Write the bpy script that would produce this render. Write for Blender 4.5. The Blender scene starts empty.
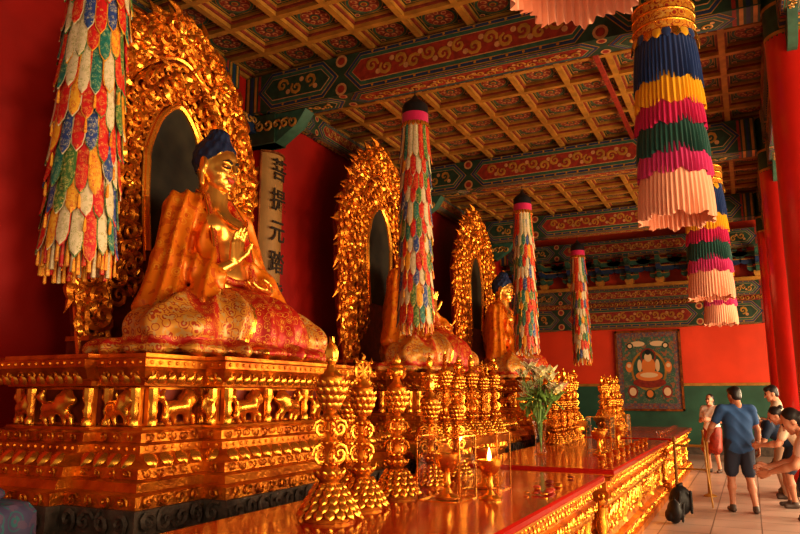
import bpy, math, random
import numpy as np
from mathutils import Vector, Matrix, Euler
random.seed(7)
sc = bpy.context.scene
COL = sc.collection
pi = math.pi

# ------------------------------------------------------------------ materials
def newmat(name):
    m = bpy.data.materials.new(name); m.use_nodes = True
    nt = m.node_tree; b = nt.nodes['Principled BSDF']
    return m, nt, b
def mat(name, col, rough=.5, metal=0., bump=0., bscale=20., var=.0, vscale=4., col2=None, emit=None, es=0, trans=0, ior=1.45, coat=0, sheen=0):
    m, nt, b = newmat(name)
    b.inputs['Base Color'].default_value = (*col, 1)
    b.inputs['Roughness'].default_value = rough
    b.inputs['Metallic'].default_value = metal
    b.inputs['Coat Weight'].default_value = coat
    b.inputs['Transmission Weight'].default_value = trans
    b.inputs['IOR'].default_value = ior
    if sheen: b.inputs['Sheen Weight'].default_value = sheen
    if emit: b.inputs['Emission Color'].default_value = (*emit, 1); b.inputs['Emission Strength'].default_value = es
    if var > 0 or bump > 0:
        tc = nt.nodes.new('ShaderNodeTexCoord')
    if var > 0:
        n = nt.nodes.new('ShaderNodeTexNoise'); n.inputs['Scale'].default_value = vscale; n.inputs['Detail'].default_value = 5
        nt.links.new(tc.outputs['Object'], n.inputs['Vector'])
        r = nt.nodes.new('ShaderNodeValToRGB')
        c2 = col2 if col2 else tuple(c*(1-var) for c in col)
        r.color_ramp.elements[0].position = .35; r.color_ramp.elements[1].position = .65
        r.color_ramp.elements[0].color = (*c2, 1); r.color_ramp.elements[1].color = (*col, 1)
        nt.links.new(n.outputs['Fac'], r.inputs['Fac']); nt.links.new(r.outputs['Color'], b.inputs['Base Color'])
    if bump > 0:
        n2 = nt.nodes.new('ShaderNodeTexNoise'); n2.inputs['Scale'].default_value = bscale; n2.inputs['Detail'].default_value = 4
        nt.links.new(tc.outputs['Object'], n2.inputs['Vector'])
        bp = nt.nodes.new('ShaderNodeBump'); bp.inputs['Strength'].default_value = bump; bp.inputs['Distance'].default_value = .02
        nt.links.new(n2.outputs['Fac'], bp.inputs['Height']); nt.links.new(bp.outputs['Normal'], b.inputs['Normal'])
    return m
def brocade(name, base, fig, fig2, scale=9., rough=.45, th=.25, metal=0.):
    """woven cloth: voronoi-flower figure in two thread colours on a ground"""
    m, nt, b = newmat(name)
    tc = nt.nodes.new('ShaderNodeTexCoord')
    v = nt.nodes.new('ShaderNodeTexVoronoi'); v.inputs['Scale'].default_value = scale
    nz = nt.nodes.new('ShaderNodeTexNoise'); nz.inputs['Scale'].default_value = scale*1.6; nz.inputs['Detail'].default_value = 2
    nt.links.new(tc.outputs['Object'], v.inputs['Vector']); nt.links.new(tc.outputs['Object'], nz.inputs['Vector'])
    r = nt.nodes.new('ShaderNodeValToRGB'); r.color_ramp.interpolation = 'CONSTANT'
    e = r.color_ramp.elements
    e[0].position = 0; e[0].color = (*fig2, 1); e[1].position = th*.5; e[1].color = (*fig, 1)
    e.new(th).color = (*base, 1); e.new(th*1.5).color = (*fig, 1); e.new(th*1.72).color = (*base, 1)
    nt.links.new(v.outputs['Distance'], r.inputs['Fac'])
    r2 = nt.nodes.new('ShaderNodeValToRGB'); r2.color_ramp.interpolation = 'CONSTANT'
    r2.color_ramp.elements[0].color = (0, 0, 0, 1); r2.color_ramp.elements[1].position = .58; r2.color_ramp.elements[1].color = (1, 1, 1, 1)
    nt.links.new(nz.outputs['Fac'], r2.inputs['Fac'])
    mx = nt.nodes.new('ShaderNodeMix'); mx.data_type = 'RGBA'
    nt.links.new(r2.outputs['Color'], mx.inputs[0]); nt.links.new(r.outputs['Color'], mx.inputs[6]); mx.inputs[7].default_value = (*fig2, 1)
    nt.links.new(mx.outputs[2], b.inputs['Base Color'])
    b.inputs['Roughness'].default_value = rough; b.inputs['Metallic'].default_value = metal
    return m

GOLD = mat('gilded_carving', (.88, .34, .028), .36, .82, bump=.45, bscale=30, var=.55, vscale=5, col2=(.46, .11, .008))
GOLD2 = mat('polished_gilt', (.97, .44, .055), .27, .9, bump=.15, bscale=20)
GOLDD = mat('dark_gilt', (.36, .11, .015), .48, .6, bump=.6, bscale=40, var=.5, vscale=8, col2=(.16, .035, .006))
SKING = mat('gilt_skin', (1., .53, .10), .28, .85)
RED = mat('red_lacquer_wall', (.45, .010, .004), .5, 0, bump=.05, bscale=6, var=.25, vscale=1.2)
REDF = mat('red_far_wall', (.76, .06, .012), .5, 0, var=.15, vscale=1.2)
REDC = mat('red_column_paint', (.55, .016, .008), .28, 0, var=.2, vscale=2)
REDT = mat('red_lacquer_top', (.42, .012, .006), .15, 0, coat=.25)
GREENW = mat('green_wainscot', (.035, .13, .08), .5, 0, var=.3, vscale=2)
DGREEN = mat('dark_green_paint', (.028, .068, .034), .5, 0, var=.45, vscale=9)
TEAL = mat('teal_paint', (.040, .12, .075), .5, 0, var=.35, vscale=9)
BLUEP = mat('blue_paint', (.02, .045, .12), .5, 0, var=.3, vscale=9)
REDP = mat('vermilion_paint', (.32, .032, .014), .5, 0, var=.4, vscale=12)
REDK = mat('coffer_red_brown', (.26, .040, .018), .5, 0, var=.4, vscale=12)
PINKP = mat('pale_paint', (.58, .29, .11), .5, 0, var=.3, vscale=15)
OCHRE = mat('ochre_paint', (.50, .24, .035), .42, .15, var=.35, vscale=6)
DARKP = mat('soot_brown', (.06, .028, .016), .6, 0, var=.4, vscale=5)
STONE = mat('dark_stone', (.12, .085, .06), .6, 0, bump=.7, bscale=18, var=.5, vscale=10)
CHARS = mat('ink_black', (.03, .018, .01), .4)
CREAM = mat('tan_board', (.38, .20, .055), .45, 0, var=.25, vscale=4)
ROBE = brocade('orange_satin', (.84, .23, .008), (.90, .37, .03), (.68, .13, .006), 7, .36, .2, .3)
LAPB = brocade('gold_red_brocade', (.72, .33, .04), (.45, .06, .012), (.64, .40, .14), 13, .42, .36, .25)
LAPR = brocade('red_brocade', (.52, .018, .008), (.82, .36, .04), (.60, .08, .02), 15, .45, .30, .15)
HAIRB = mat('blue_hair', (.02, .035, .10), .5)
LIPS = mat('painted_lips', (.6, .08, .04), .4)
BLACK = mat('black', (.012, .01, .01), .5)
GLASS = mat('glass', (1, 1, 1), .02, 0, trans=1, ior=1.12)
WAX = mat('wax_flame', (1, .6, .2), .5, 0, emit=(1, .55, .15), es=14)
SILK = {
 'red': brocade('silk_red', (.58, .008, .008), (.70, .26, .05), (.50, .015, .01), 34, .5, .3),
 'white': brocade('silk_white', (.66, .54, .34), (.40, .36, .14), (.70, .58, .38), 34, .5, .3),
 'teal': brocade('silk_teal', (.018, .17, .13), (.30, .40, .18), (.012, .12, .10), 34, .5, .3),
 'yellow': brocade('silk_yellow', (.80, .38, .02), (.60, .09, .02), (.82, .44, .05), 34, .5, .3),
 'blue': brocade('silk_blue', (.03, .06, .24), (.45, .40, .28), (.03, .07, .20), 34, .5, .3),
 'green': brocade('silk_green', (.07, .18, .04), (.55, .45, .12), (.06, .14, .03), 34, .5, .3),
}

# ------------------------------------------------------------------ geometry helpers
class Geo:
    def __init__(s): s.v = []; s.f = []; s.m = []; s.n = 0
    def add(s, vf, m=0, M=None):
        v = np.asarray(vf[0], float)
        if M is not None:
            A = np.array(M); v = v @ A[:3, :3].T + A[:3, 3]
        s.v.append(v)
        n = s.n
        s.f += [tuple(int(i)+n for i in q) for q in vf[1]]
        if len(vf) > 2 and m is None: s.m += list(vf[2])
        else: s.m += [m]*len(vf[1])
        s.n += len(v)
        return s
    def mesh(s, name, mats, angle=40):
        me = bpy.data.meshes.new(name)
        me.from_pydata(np.concatenate(s.v).tolist(), [], s.f)
        for m in mats: me.materials.append(m)
        me.polygons.foreach_set('material_index', np.array(s.m, dtype=np.int32))
        me.polygons.foreach_set('use_smooth', np.ones(len(s.f), dtype=bool))
        me.update()
        try: me.set_sharp_from_angle(angle=math.radians(angle))
        except Exception: pass
        return me
    def obj(s, name, mats, loc=(0, 0, 0), parent=None, angle=40, rot=0):
        return put(name, s.mesh(name, mats, angle), loc, parent, rot)
def put(name, me, loc=(0, 0, 0), parent=None, rot=0, scale=1):
    o = bpy.data.objects.new(name, me); COL.objects.link(o)
    o.location = loc; o.rotation_euler = (0, 0, rot); o.scale = (scale,)*3
    if parent: o.parent = parent
    return o
def empty(name, loc=(0, 0, 0), rot=0, scale=1):
    e = bpy.data.objects.new(name, None); COL.objects.link(e); e.location = loc; e.rotation_euler = (0, 0, rot); e.scale = (scale,)*3
    e.empty_display_size = .2
    return e
def box(x0, x1, y0, y1, z0, z1):
    v = [(x, y, z) for x in (x0, x1) for y in (y0, y1) for z in (z0, z1)]
    f = [(0, 1, 3, 2), (4, 6, 7, 5), (0, 4, 5, 1), (2, 3, 7, 6), (0, 2, 6, 4), (1, 5, 7, 3)]
    return v, f
def lathe(prof, seg=24):
    v = []; f = []
    for i, (r, z) in enumerate(prof):
        for k in range(seg):
            a = 2*pi*k/seg; v.append((r*math.cos(a), r*math.sin(a), z))
    n = len(prof)
    for i in range(n-1):
        for k in range(seg):
            k2 = (k+1) % seg; f.append((i*seg+k, i*seg+k2, (i+1)*seg+k2, (i+1)*seg+k))
    f.append(tuple(range(seg))[::-1]); f.append(tuple((n-1)*seg+k for k in range(seg)))
    return v, f
def sphere(r=1, seg=12, rings=8):
    return lathe([(max(1e-4, r*math.sin(pi*i/rings)), -r*math.cos(pi*i/rings)) for i in range(rings+1)], seg)
def tube(pts, rad, seg=6):
    pts = [Vector(p) for p in pts]; n = len(pts); v = []; f = []
    if not hasattr(rad, '__len__'): rad = [rad]*n
    up = Vector((0, 0, 1))
    t0 = (pts[1]-pts[0]).normalized()
    if abs(t0.z) > .9: up = Vector((1, 0, 0))
    nrm = (up - t0*up.dot(t0)).normalized()
    for i in range(n):
        t = (pts[min(i+1, n-1)]-pts[max(i-1, 0)]).normalized()
        nrm = (nrm - t*nrm.dot(t)).normalized(); b = t.cross(nrm)
        for k in range(seg):
            a = 2*pi*k/seg; v.append(tuple(pts[i]+(nrm*math.cos(a)+b*math.sin(a))*rad[i]))
    for i in range(n-1):
        for k in range(seg):
            k2 = (k+1) % seg; f.append((i*seg+k, i*seg+k2, (i+1)*seg+k2, (i+1)*seg+k))
    f.append(tuple(range(seg))[::-1]); f.append(tuple((n-1)*seg+k for k in range(seg)))
    return v, f
def TRS(loc=(0, 0, 0), rot=(0, 0, 0), s=(1, 1, 1)):
    if not hasattr(s, '__len__'): s = (s, s, s)
    return Matrix.Translation(loc) @ Euler(rot).to_matrix().to_4x4() @ Matrix.Diagonal((*s, 1))
def FRAME(loc, normal, ang=0, s=1, up=(0, 0, 1)):
    n = Vector(normal).normalized(); u = Vector(up)
    if abs(n.dot(u)) > .95: u = Vector((0, 1, 0))
    y = (u-n*u.dot(n)).normalized(); x = y.cross(n)
    R = Matrix((x, y, n)).transposed().to_4x4()
    if not hasattr(s, '__len__'): s = (s, s, s)
    return Matrix.Translation(loc) @ R @ Matrix.Rotation(ang, 4, 'Z') @ Matrix.Diagonal((*s, 1))
def spiral(turns=1.6, n=15, r=.1, seg=5):
    pts = []; rad = []
    for i in range(n):
        t = i/(n-1); a = t*turns*2*pi; rr = .5*(1-t)**.8+.06
        pts.append((rr*math.cos(a), rr*math.sin(a), .10+.22*t)); rad.append(r*(.55+.7*math.sin(pi*min(1, t*1.1+.08))))
    return tube(pts, rad, seg)
CURL = spiral(); CURLS = spiral(1.25, 11, .13, 4)
def flame_leaf():
    pts = []; rad = []
    for i in range(8):
        t = i/7; pts.append((.22*math.sin(t*4.2), t, .12*math.sin(pi*t))); rad.append(.24*(math.sin(pi*(t*.8+.15)))**1.2*(1-t)**.4+.01)
    return tube(pts, rad, 5)
FLAME = flame_leaf()
def petal():
    v = []; f = []; nu, nv = 5, 6
    for j in range(nv+1):
        t = j/nv; w = .5*math.sin(pi*min(.999, (.22+.78*t)))**.7 if t < 1 else .02
        for i in range(nu):
            u = (i/(nu-1)-.5)*2; v.append((u*w, t, .28*(1-u*u)*math.sin(pi*(.15+.7*t))+.10*t*t))
    for j in range(nv):
        for i in range(nu-1):
            a = j*nu+i; f.append((a, a+1, a+nu+1, a+nu))
    return v, f
PETAL = petal()
def disc(r, n=20, z=0):
    return [(r*math.cos(2*pi*k/n), r*math.sin(2*pi*k/n), z) for k in range(n)], [tuple(range(n))]
def prism(poly, z0, z1):
    n = len(poly); v = [(x, y, z0) for x, y in poly]+[(x, y, z1) for x, y in poly]
    f = [(i, (i+1) % n, n+(i+1) % n, n+i) for i in range(n)]+[tuple(range(n))[::-1], tuple(range(n, 2*n))]
    return v, f

# ------------------------------------------------------------------ implicit surfaces (smooth union + surface nets)
def P_cap(a, b, r0, r1=None, m=0): return ('c', np.array(a, float), np.array(b, float), r0, r0 if r1 is None else r1, m)
def P_ell(c, r, m=0, R=None): return ('e', np.array(c, float), np.array(r, float), None if R is None else np.array(R), None, m)
def sdist(p, P):
    if p[0] == 'c':
        ab = p[2]-p[1]; L = max(1e-9, ab@ab)
        t = np.clip(((P-p[1])@ab)/L, 0, 1)
        return np.linalg.norm(P-(p[1]+t[..., None]*ab), axis=-1)-(p[3]+(p[4]-p[3])*t)
    q = P-p[1]
    if p[3] is not None: q = q@p[3]
    k0 = np.linalg.norm(q/p[2], axis=-1); k1 = np.linalg.norm(q/(p[2]**2), axis=-1)+1e-9
    return k0*(k0-1)/k1
def surf(parts, vox, k=.04):
    lo = np.full(3, 1e9); hi = -lo
    for p in parts:
        if p[0] == 'c':
            r = max(p[3], p[4])
            for q in (p[1], p[2]): lo = np.minimum(lo, q-r); hi = np.maximum(hi, q+r)
        else:
            rr = p[2] if p[3] is None else np.full(3, p[2].max()); lo = np.minimum(lo, p[1]-rr); hi = np.maximum(hi, p[1]+rr)
    lo -= 3*vox+k*.3; hi += 3*vox+k*.3
    n = np.ceil((hi-lo)/vox).astype(int)+1
    ax = [lo[i]+vox*np.arange(n[i]) for i in range(3)]
    G = np.stack(np.meshgrid(*ax, indexing='ij'), -1)
    d = np.full(tuple(n), 1e3)
    for p in parts:
        di = sdist(p, G)
        h = np.maximum(k-np.abs(d-di), 0)/k; d = np.minimum(d, di)-h*h*k*.25
    ins = d < 0
    cs = n-1; N = int(np.prod(cs)); acc = np.zeros((N, 3)); cnt = np.zeros(N)
    E = np.eye(3, dtype=int); quads = []
    for a in range(3):
        sa = [slice(None)]*3; sb = [slice(None)]*3; sa[a] = slice(0, -1); sb[a] = slice(1, None)
        A = d[tuple(sa)]; B = d[tuple(sb)]
        cr = np.argwhere(ins[tuple(sa)] != ins[tuple(sb)])
        va = A[tuple(cr.T)]; vb = B[tuple(cr.T)]
        pos = cr+(va/(va-vb))[:, None]*E[a]
        u, w = (a+1) % 3, (a+2) % 3
        ids = []
        for du, dw in ((0, 0), (1, 0), (1, 1), (0, 1)):
            c = cr-du*E[u]-dw*E[w]; c = np.clip(c, 0, cs-1)
            i = np.ravel_multi_index(c.T, tuple(cs)); ids.append(i)
            for q in range(3): acc[:, q] += np.bincount(i, pos[:, q], N)
            cnt += np.bincount(i, minlength=N)
        Q = np.stack(ids, 1); fl = va >= 0; Q[fl] = Q[fl][:, ::-1]
        quads.append(Q)
    Q = np.concatenate(quads)
    used = np.unique(Q); mp = np.full(N, -1); mp[used] = np.arange(len(used))
    V = lo+vox*acc[used]/cnt[used][:, None]; Q = mp[Q]
    C = V[Q].mean(1)
    D = np.stack([sdist(p, C) for p in parts]); mi = np.array([p[5] for p in parts])[D.argmin(0)]
    return V, Q, mi
def vnormals(V, Q):
    fn = np.cross(V[Q[:, 2]]-V[Q[:, 0]], V[Q[:, 3]]-V[Q[:, 1]]); N = np.zeros_like(V)
    for i in range(4):
        for q in range(3): N[:, q] += np.bincount(Q[:, i], fn[:, q], len(V))
    return N/(np.linalg.norm(N, axis=1)[:, None]+1e-12)
def ridge(ph): return (1.04-np.sqrt(np.sin(ph)**2+.05))**1.2

# ------------------------------------------------------------------ camera
H = 1.63
cam = bpy.data.cameras.new('camera'); cam.lens = 31.5; cam.sensor_width = 36; cam.clip_end = 200; cam.clip_start = .05
co = bpy.data.objects.new('camera', cam); COL.objects.link(co)
yaw = math.radians(26.2); th = math.radians(10.4)
co.location = (0, 0, H); co.rotation_euler = (pi/2+th, 0, yaw)
sc.camera = co

# ------------------------------------------------------------------ room shell
XW, XR, YB, YF, ZC = -6.9, 3.9, -2.1, 22.0, 6.8
BAY = 5.35; YS = [3.25+BAY*i for i in range(4)]; YBUD = [6.1+BAY*i for i in range(3)]
g = Geo()
g.add(box(XW-.3, XR+3, YB-2, YF+.3, -.2, 0), 0)
m, nt, b = newmat('stone_floor')
tc = nt.nodes.new('ShaderNodeTexCoord'); br = nt.nodes.new('ShaderNodeTexBrick')
br.inputs['Scale'].default_value = 1.6; br.offset = 0; br.inputs['Brick Width'].default_value = .9; br.inputs['Row Height'].default_value = .9
br.inputs['Mortar Size'].default_value = .012
br.inputs['Color1'].default_value = (.58, .42, .35, 1); br.inputs['Color2'].default_value = (.50, .36, .30, 1); br.inputs['Mortar'].default_value = (.14, .09, .07, 1)
nt.links.new(tc.outputs['Object'], br.inputs['Vector']); nt.links.new(br.outputs['Color'], b.inputs['Base Color']); b.inputs['Roughness'].default_value = .35
g.obj('floor', [m])
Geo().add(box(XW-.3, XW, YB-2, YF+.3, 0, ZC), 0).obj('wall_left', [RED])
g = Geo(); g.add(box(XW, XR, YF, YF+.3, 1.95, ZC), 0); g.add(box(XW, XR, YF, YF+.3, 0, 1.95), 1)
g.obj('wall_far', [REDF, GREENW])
g = Geo(); g.add(box(XW, XR, YF-.04, YF, 1.9, 1.98), 0); g.add(box(XW, XR, YF-.06, YF, 0, .25), 1); g.obj('trim_1', [OCHRE, STONE])
g = Geo()
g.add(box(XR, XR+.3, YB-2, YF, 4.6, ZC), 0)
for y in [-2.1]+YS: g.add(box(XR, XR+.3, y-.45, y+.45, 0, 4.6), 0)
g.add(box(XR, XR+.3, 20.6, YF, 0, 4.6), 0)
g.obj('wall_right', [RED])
for i, y in enumerate([-2.1]+YS[:-1]):
    g = Geo()
    for yy in (y+.455, y+BAY-.575): g.add(box(XR+.02, XR+.14, yy, yy+.12, 0, 4.59), 0)
    g.add(box(XR+.02, XR+.14, y+.58, y+BAY-.58, 4.45, 4.59), 0)
    for yy in (y+.58, y+BAY-.63):
        g.add(box(XR+.35, XR+1.4, yy, yy+.05, .05, 1.2), 0)
        for k in range(6): g.add(box(XR+.35+k*.2, XR+.39+k*.2, yy, yy+.05, 1.2, 4.4), 0)
        for k in range(14): g.add(box(XR+.35, XR+1.39, yy+.01, yy+.04, 1.3+k*.23, 1.33+k*.23), 0)
    g.obj('door_%d' % (i+1), [REDC])

# coffered ceiling
sx, sy = .77, BAY/7
g = Geo()
M = Matrix.Translation((sx/2, sy/2, 0)) @ Matrix.Rotation(pi, 4, 'X')
hx, hy = sx/2, sy/2
def frame(w0, w1, z0, z1, mi):
    for (a, bb, c, d) in ((-hx+w0, hx-w0, -hy+w0, -hy+w1), (-hx+w0, hx-w0, hy-w1, hy-w0), (-hx+w0, -hx+w1, -hy+w1, hy-w1), (hx-w1, hx-w0, -hy+w1, hy-w1)):
        g.add(box(a, bb, c, d, z0, z1), mi, M)
frame(0, .045, 0, .15, 0); frame(.045, .075, 0, .09, 6); frame(.075, .088, 0, .06, 0)
g.add(box(-hx+.088, hx-.088, -hy+.088, hy-.088, -.02, .02), 2, M)
def dz(z): return M @ Matrix.Translation((0, 0, z))
frame(.115, .123, 0, .026, 0)
g.add(disc(.255, 28), 0, dz(.024)); g.add(disc(.243, 28), 3, dz(.028)); g.add(disc(.206, 28), 0, dz(.030)); g.add(disc(.198, 28), 4, dz(.032))
for k in range(8):
    a = k*pi/4; g.add(disc(.040, 10), 5, dz(.036) @ Matrix.Translation((.138*math.cos(a), .138*math.sin(a), 0)) @ Matrix.Rotation(a, 4, 'Z') @ Matrix.Diagonal((1.3, .9, 1, 1)))
    g.add(disc(.026, 8), 1, dz(.04) @ Matrix.Translation((.142*math.cos(a), .142*math.sin(a), 0)))
g.add(disc(.072, 14), 3, dz(.036)); g.add(disc(.05, 12), 0, dz(.04)); g.add(disc(.03, 12), 4, dz(.044))
for sxx in (-1, 1):
    for syy in (-1, 1):
        g.add(disc(.04, 8), 5, dz(.026) @ Matrix.Translation((sxx*.222, syy*.222, 0)))
        g.add(disc(.024, 8), 4, dz(.03) @ Matrix.Translation((sxx*.222, syy*.222, 0)))
ce = g.obj('ceiling', [OCHRE, REDP, DGREEN, TEAL, REDK, PINKP, REDK], loc=(XW, YB, ZC))
a1 = ce.modifiers.new('ax', 'ARRAY'); a1.count = 14; a1.use_relative_offset = False; a1.use_constant_offset = True; a1.constant_offset_displace = (sx, 0, 0)
a2 = ce.modifiers.new('ay', 'ARRAY'); a2.count = 32; a2.use_relative_offset = False; a2.use_constant_offset = True; a2.constant_offset_displace = (0, sy, 0)
Geo().add(box(XW-.3, XR+3, YB-2, YF+.3, ZC+.03, ZC+.2), 0).obj('roof', [DARKP])

# painted beams
PM = [DGREEN, OCHRE, BLUEP, REDP, PINKP, TEAL, GOLDD]
def hexp(x0, x1, h, t): return [(x0, 0), (x0+t, -h/2), (x1-t, -h/2), (x1, 0), (x1-t, h/2), (x0+t, h/2)]
def paint_face(g, L, h, M):
    segs = [(-L/2+.25, -L/4-.1), (-L/4, L/4), (L/4+.1, L/2-.25)]
    for e in (-1, 1):
        for j, (w, mi) in enumerate(((.05, 1), (.09, 2), (.04, 1), (.05, 3))):
            x = e*(L/2-.03-j*.055-.02*j); g.add(box(min(x, x-e*.045), max(x, x-e*.045), -h*.48, h*.48, 0, .004), mi, M)
    for si, (a, bb) in enumerate(segs):
        t = h*.45; lay = [(h*.96, 0, 1), (h*.92, .015, 2), (h*.78, .07, 1), (h*.74, .085, 5), (h*.56, .14, 4), (h*.52, .155, 3 if si == 1 else 0)]
        for j, (hh, o, mi) in enumerate(lay):
            g.add(prism(hexp(a+o, bb-o, hh, t*hh/h), 0, .004+.004*j), mi, M)
        n = max(2, int((bb-a-1.2*h)/(h*.34)))
        for k in range(n):
            x = a+h*.6+(bb-a-1.2*h)*(k+.5)/n
            g.add(CURLS, 1, M @ Matrix.Translation((x, (-1)**k*h*.06, .02)) @ Matrix.Rotation(k*2.3, 4, 'Z') @ Matrix.Diagonal((h*.3, h*.3, .05, 1)))
            g.add(disc(h*.07, 8), 4, M @ Matrix.Translation((x+h*.16, (-1)**k*-h*.13, .029)))
            g.add(disc(h*.035, 6), 1, M @ Matrix.Translation((x, h*.425, .02))); g.add(disc(h*.035, 6), 1, M @ Matrix.Translation((x, -h*.425, .02)))
    for x in (-L/4-.05, L/4+.05):
        for s in (-1, 1): g.add(disc(h*.16, 12), 4, M @ Matrix.Translation((x, s*h*.36, .006))); g.add(disc(h*.1, 12), 3, M @ Matrix.Translation((x, s*h*.36, .009)))
def painted_beam(L, h, w):
    g = Geo(); g.add(box(-L/2, L/2, -w/2, w/2, 0, h), 0)
    paint_face(g, L, h, FRAME((0, -w/2, h/2), (0, -1, 0)))
    paint_face(g, L, h, FRAME((0, w/2, h/2), (0, 1, 0)))
    paint_face(g, L, w, Matrix.Rotation(pi, 4, 'X'))
    return g
XC = .72
LB = XC-XW-.26
gb = painted_beam(LB, .62, .42); bm = gb.mesh('ceiling_beam', PM)
for i, y in enumerate(YS): put('ceiling_beam', bm, (XW+.005+LB/2, y, ZC-.15-.62))
gb = painted_beam(XR-XC-.28, .5, .34); bm2 = gb.mesh('aisle_beam', PM)
for y in YS: put('aisle_beam', bm2, ((XR+XC)/2+.13, y, ZC-.15-.5-.05))
gl = painted_beam(BAY-.54, .55, .3); lm = gl.mesh('colonnade_beam', PM)
gl2 = painted_beam(BAY-.54, .35, .22); lm2 = gl2.mesh('colonnade_tie_beam', PM)
for i in range(-1, 3):
    put('colonnade_beam', lm, (XC, YS[0]+BAY*(i+.5), ZC-.15-.55), rot=pi/2)
    put('colonnade_tie_beam', lm2, (XC, YS[0]+BAY*(i+.5), ZC-.15-1.0), rot=pi/2)
gw = painted_beam(BAY-1.2, .36, .18); wm = gw.mesh('wall_plate_beam', PM)
for i in range(-1, 3): put('wall_plate_beam', wm, (XW+.1, YS[0]+BAY*(i+.5), ZC-.15-.36), rot=pi/2)
for i in range(-1, 3):
    Geo().add(box(-1.70, -1.63, YS[0]+BAY*i+.22, YS[0]+BAY*(i+1)-.22, ZC-.22, ZC-.155), 0).obj('ceiling_batten', [REDP])

# bracket sets
def dougong():
    g = Geo()
    g.add(lathe([(.12, 0), (.16, .06), (.16, .14)], 4), 1, Matrix.Rotation(pi/4, 4, 'Z'))
    z = .12
    for t in range(3):
        L = .26+.17*t; w = .055
        for r in (0, pi/2):
            poly = [(-L, .14), (-L, .07), (-L+.05, .02), (-L+.12, 0), (L-.12, 0), (L-.05, .02), (L, .07), (L, .14)]
            g.add(prism(poly, -w, w), (0, 2)[t % 2], Matrix.Translation((0, 0, z)) @ Matrix.Rotation(r, 4, 'Z') @ Matrix.Rotation(pi/2, 4, 'X'))
            g.add(prism([(x*1.0, y*.2+.12) for x, y in poly], -w-.006, w+.006), 1, Matrix.Translation((0, 0, z)) @ Matrix.Rotation(r, 4, 'Z') @ Matrix.Rotation(pi/2, 4, 'X'))
            for s in (-1, 1):
                g.add(lathe([(.055, 0), (.085, .03), (.085, .07)], 4), 3, Matrix.Translation((0, 0, z+.14)) @ Matrix.Rotation(r, 4, 'Z') @ Matrix.Translation((s*(L-.07), 0, 0)) @ Matrix.Rotation(pi/4, 4, 'Z'))
        z += .21
    return g
dg = dougong(); dmesh = dg.mesh('bracket_set', [TEAL, OCHRE, BLUEP, DGREEN])
e = empty('far_entablature', (0, YF-.01, 0))
fb = painted_beam(XC-XW+.1, .62, .3); put('lower_painted_beam', fb.mesh('lower_beam', PM), ((XC+XW)/2, -.2, 3.62), e)
fb = painted_beam(XC-XW+.1, .4, .3); put('middle_painted_beam', fb.mesh('mid_beam', PM), ((XC+XW)/2, -.2, 4.4), e)
g = Geo(); g.add(box(XW, XC, -.32, 0, 4.24, 4.4), 0); g.add(box(XW, XC, -.4, 0, 4.8, 4.9), 1)
n = 60
for i in range(n): g.add(CURLS, 1, FRAME((XW+(i+.5)*(XC-XW)/n, -.33, 4.32), (0, -1, 0), i*1.3, .11))
g.obj('ledges', [REDP, OCHRE], parent=e)
for i in range(9): put('bracket', dmesh, (XW+.5+i*.86, -.42, 4.9), e, scale=1.05)
fb = painted_beam(XC-XW+.1, .5, .3); put('upper_painted_beam', fb.mesh('up_beam', PM), ((XC+XW)/2, -.45, 5.75), e)
# corbels under beam ends
for y in YS:
    g = Geo()
    g.add(box(0, .55, -.16, .16, -.48, -.005), 0)
    g.add(prism([(0, 0), (.55, 0), (.95, .25), (1.1, .47), (0, .47)], -.12, .12), 1, TRS((0, 0, -.48), (pi/2, 0, 0)))
    for k in range(6): g.add(CURLS, 2, FRAME((.15+.15*k, -.13-.035*(k < 3), -.2), (0, -1, 0), k*1.7, .16))
    for s in (-1, 1):
        g.add(prism([(0, 0), (.2, 0), (.5, .14), (.56, .26), (0, .26)], -.09, .09), 3, TRS((.1, s*.1, -.28), (pi/2, 0, s*pi/2)))
        for k in range(3): g.add(CURLS, 2, FRAME((.20, s*(.24+.12*k), -.10), (1, 0, 0), k*2.1, .12))
    g.obj('corbel_bracket', [DGREEN, TEAL, OCHRE, BLUEP], (XW+.005, y, 5.998))
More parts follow.
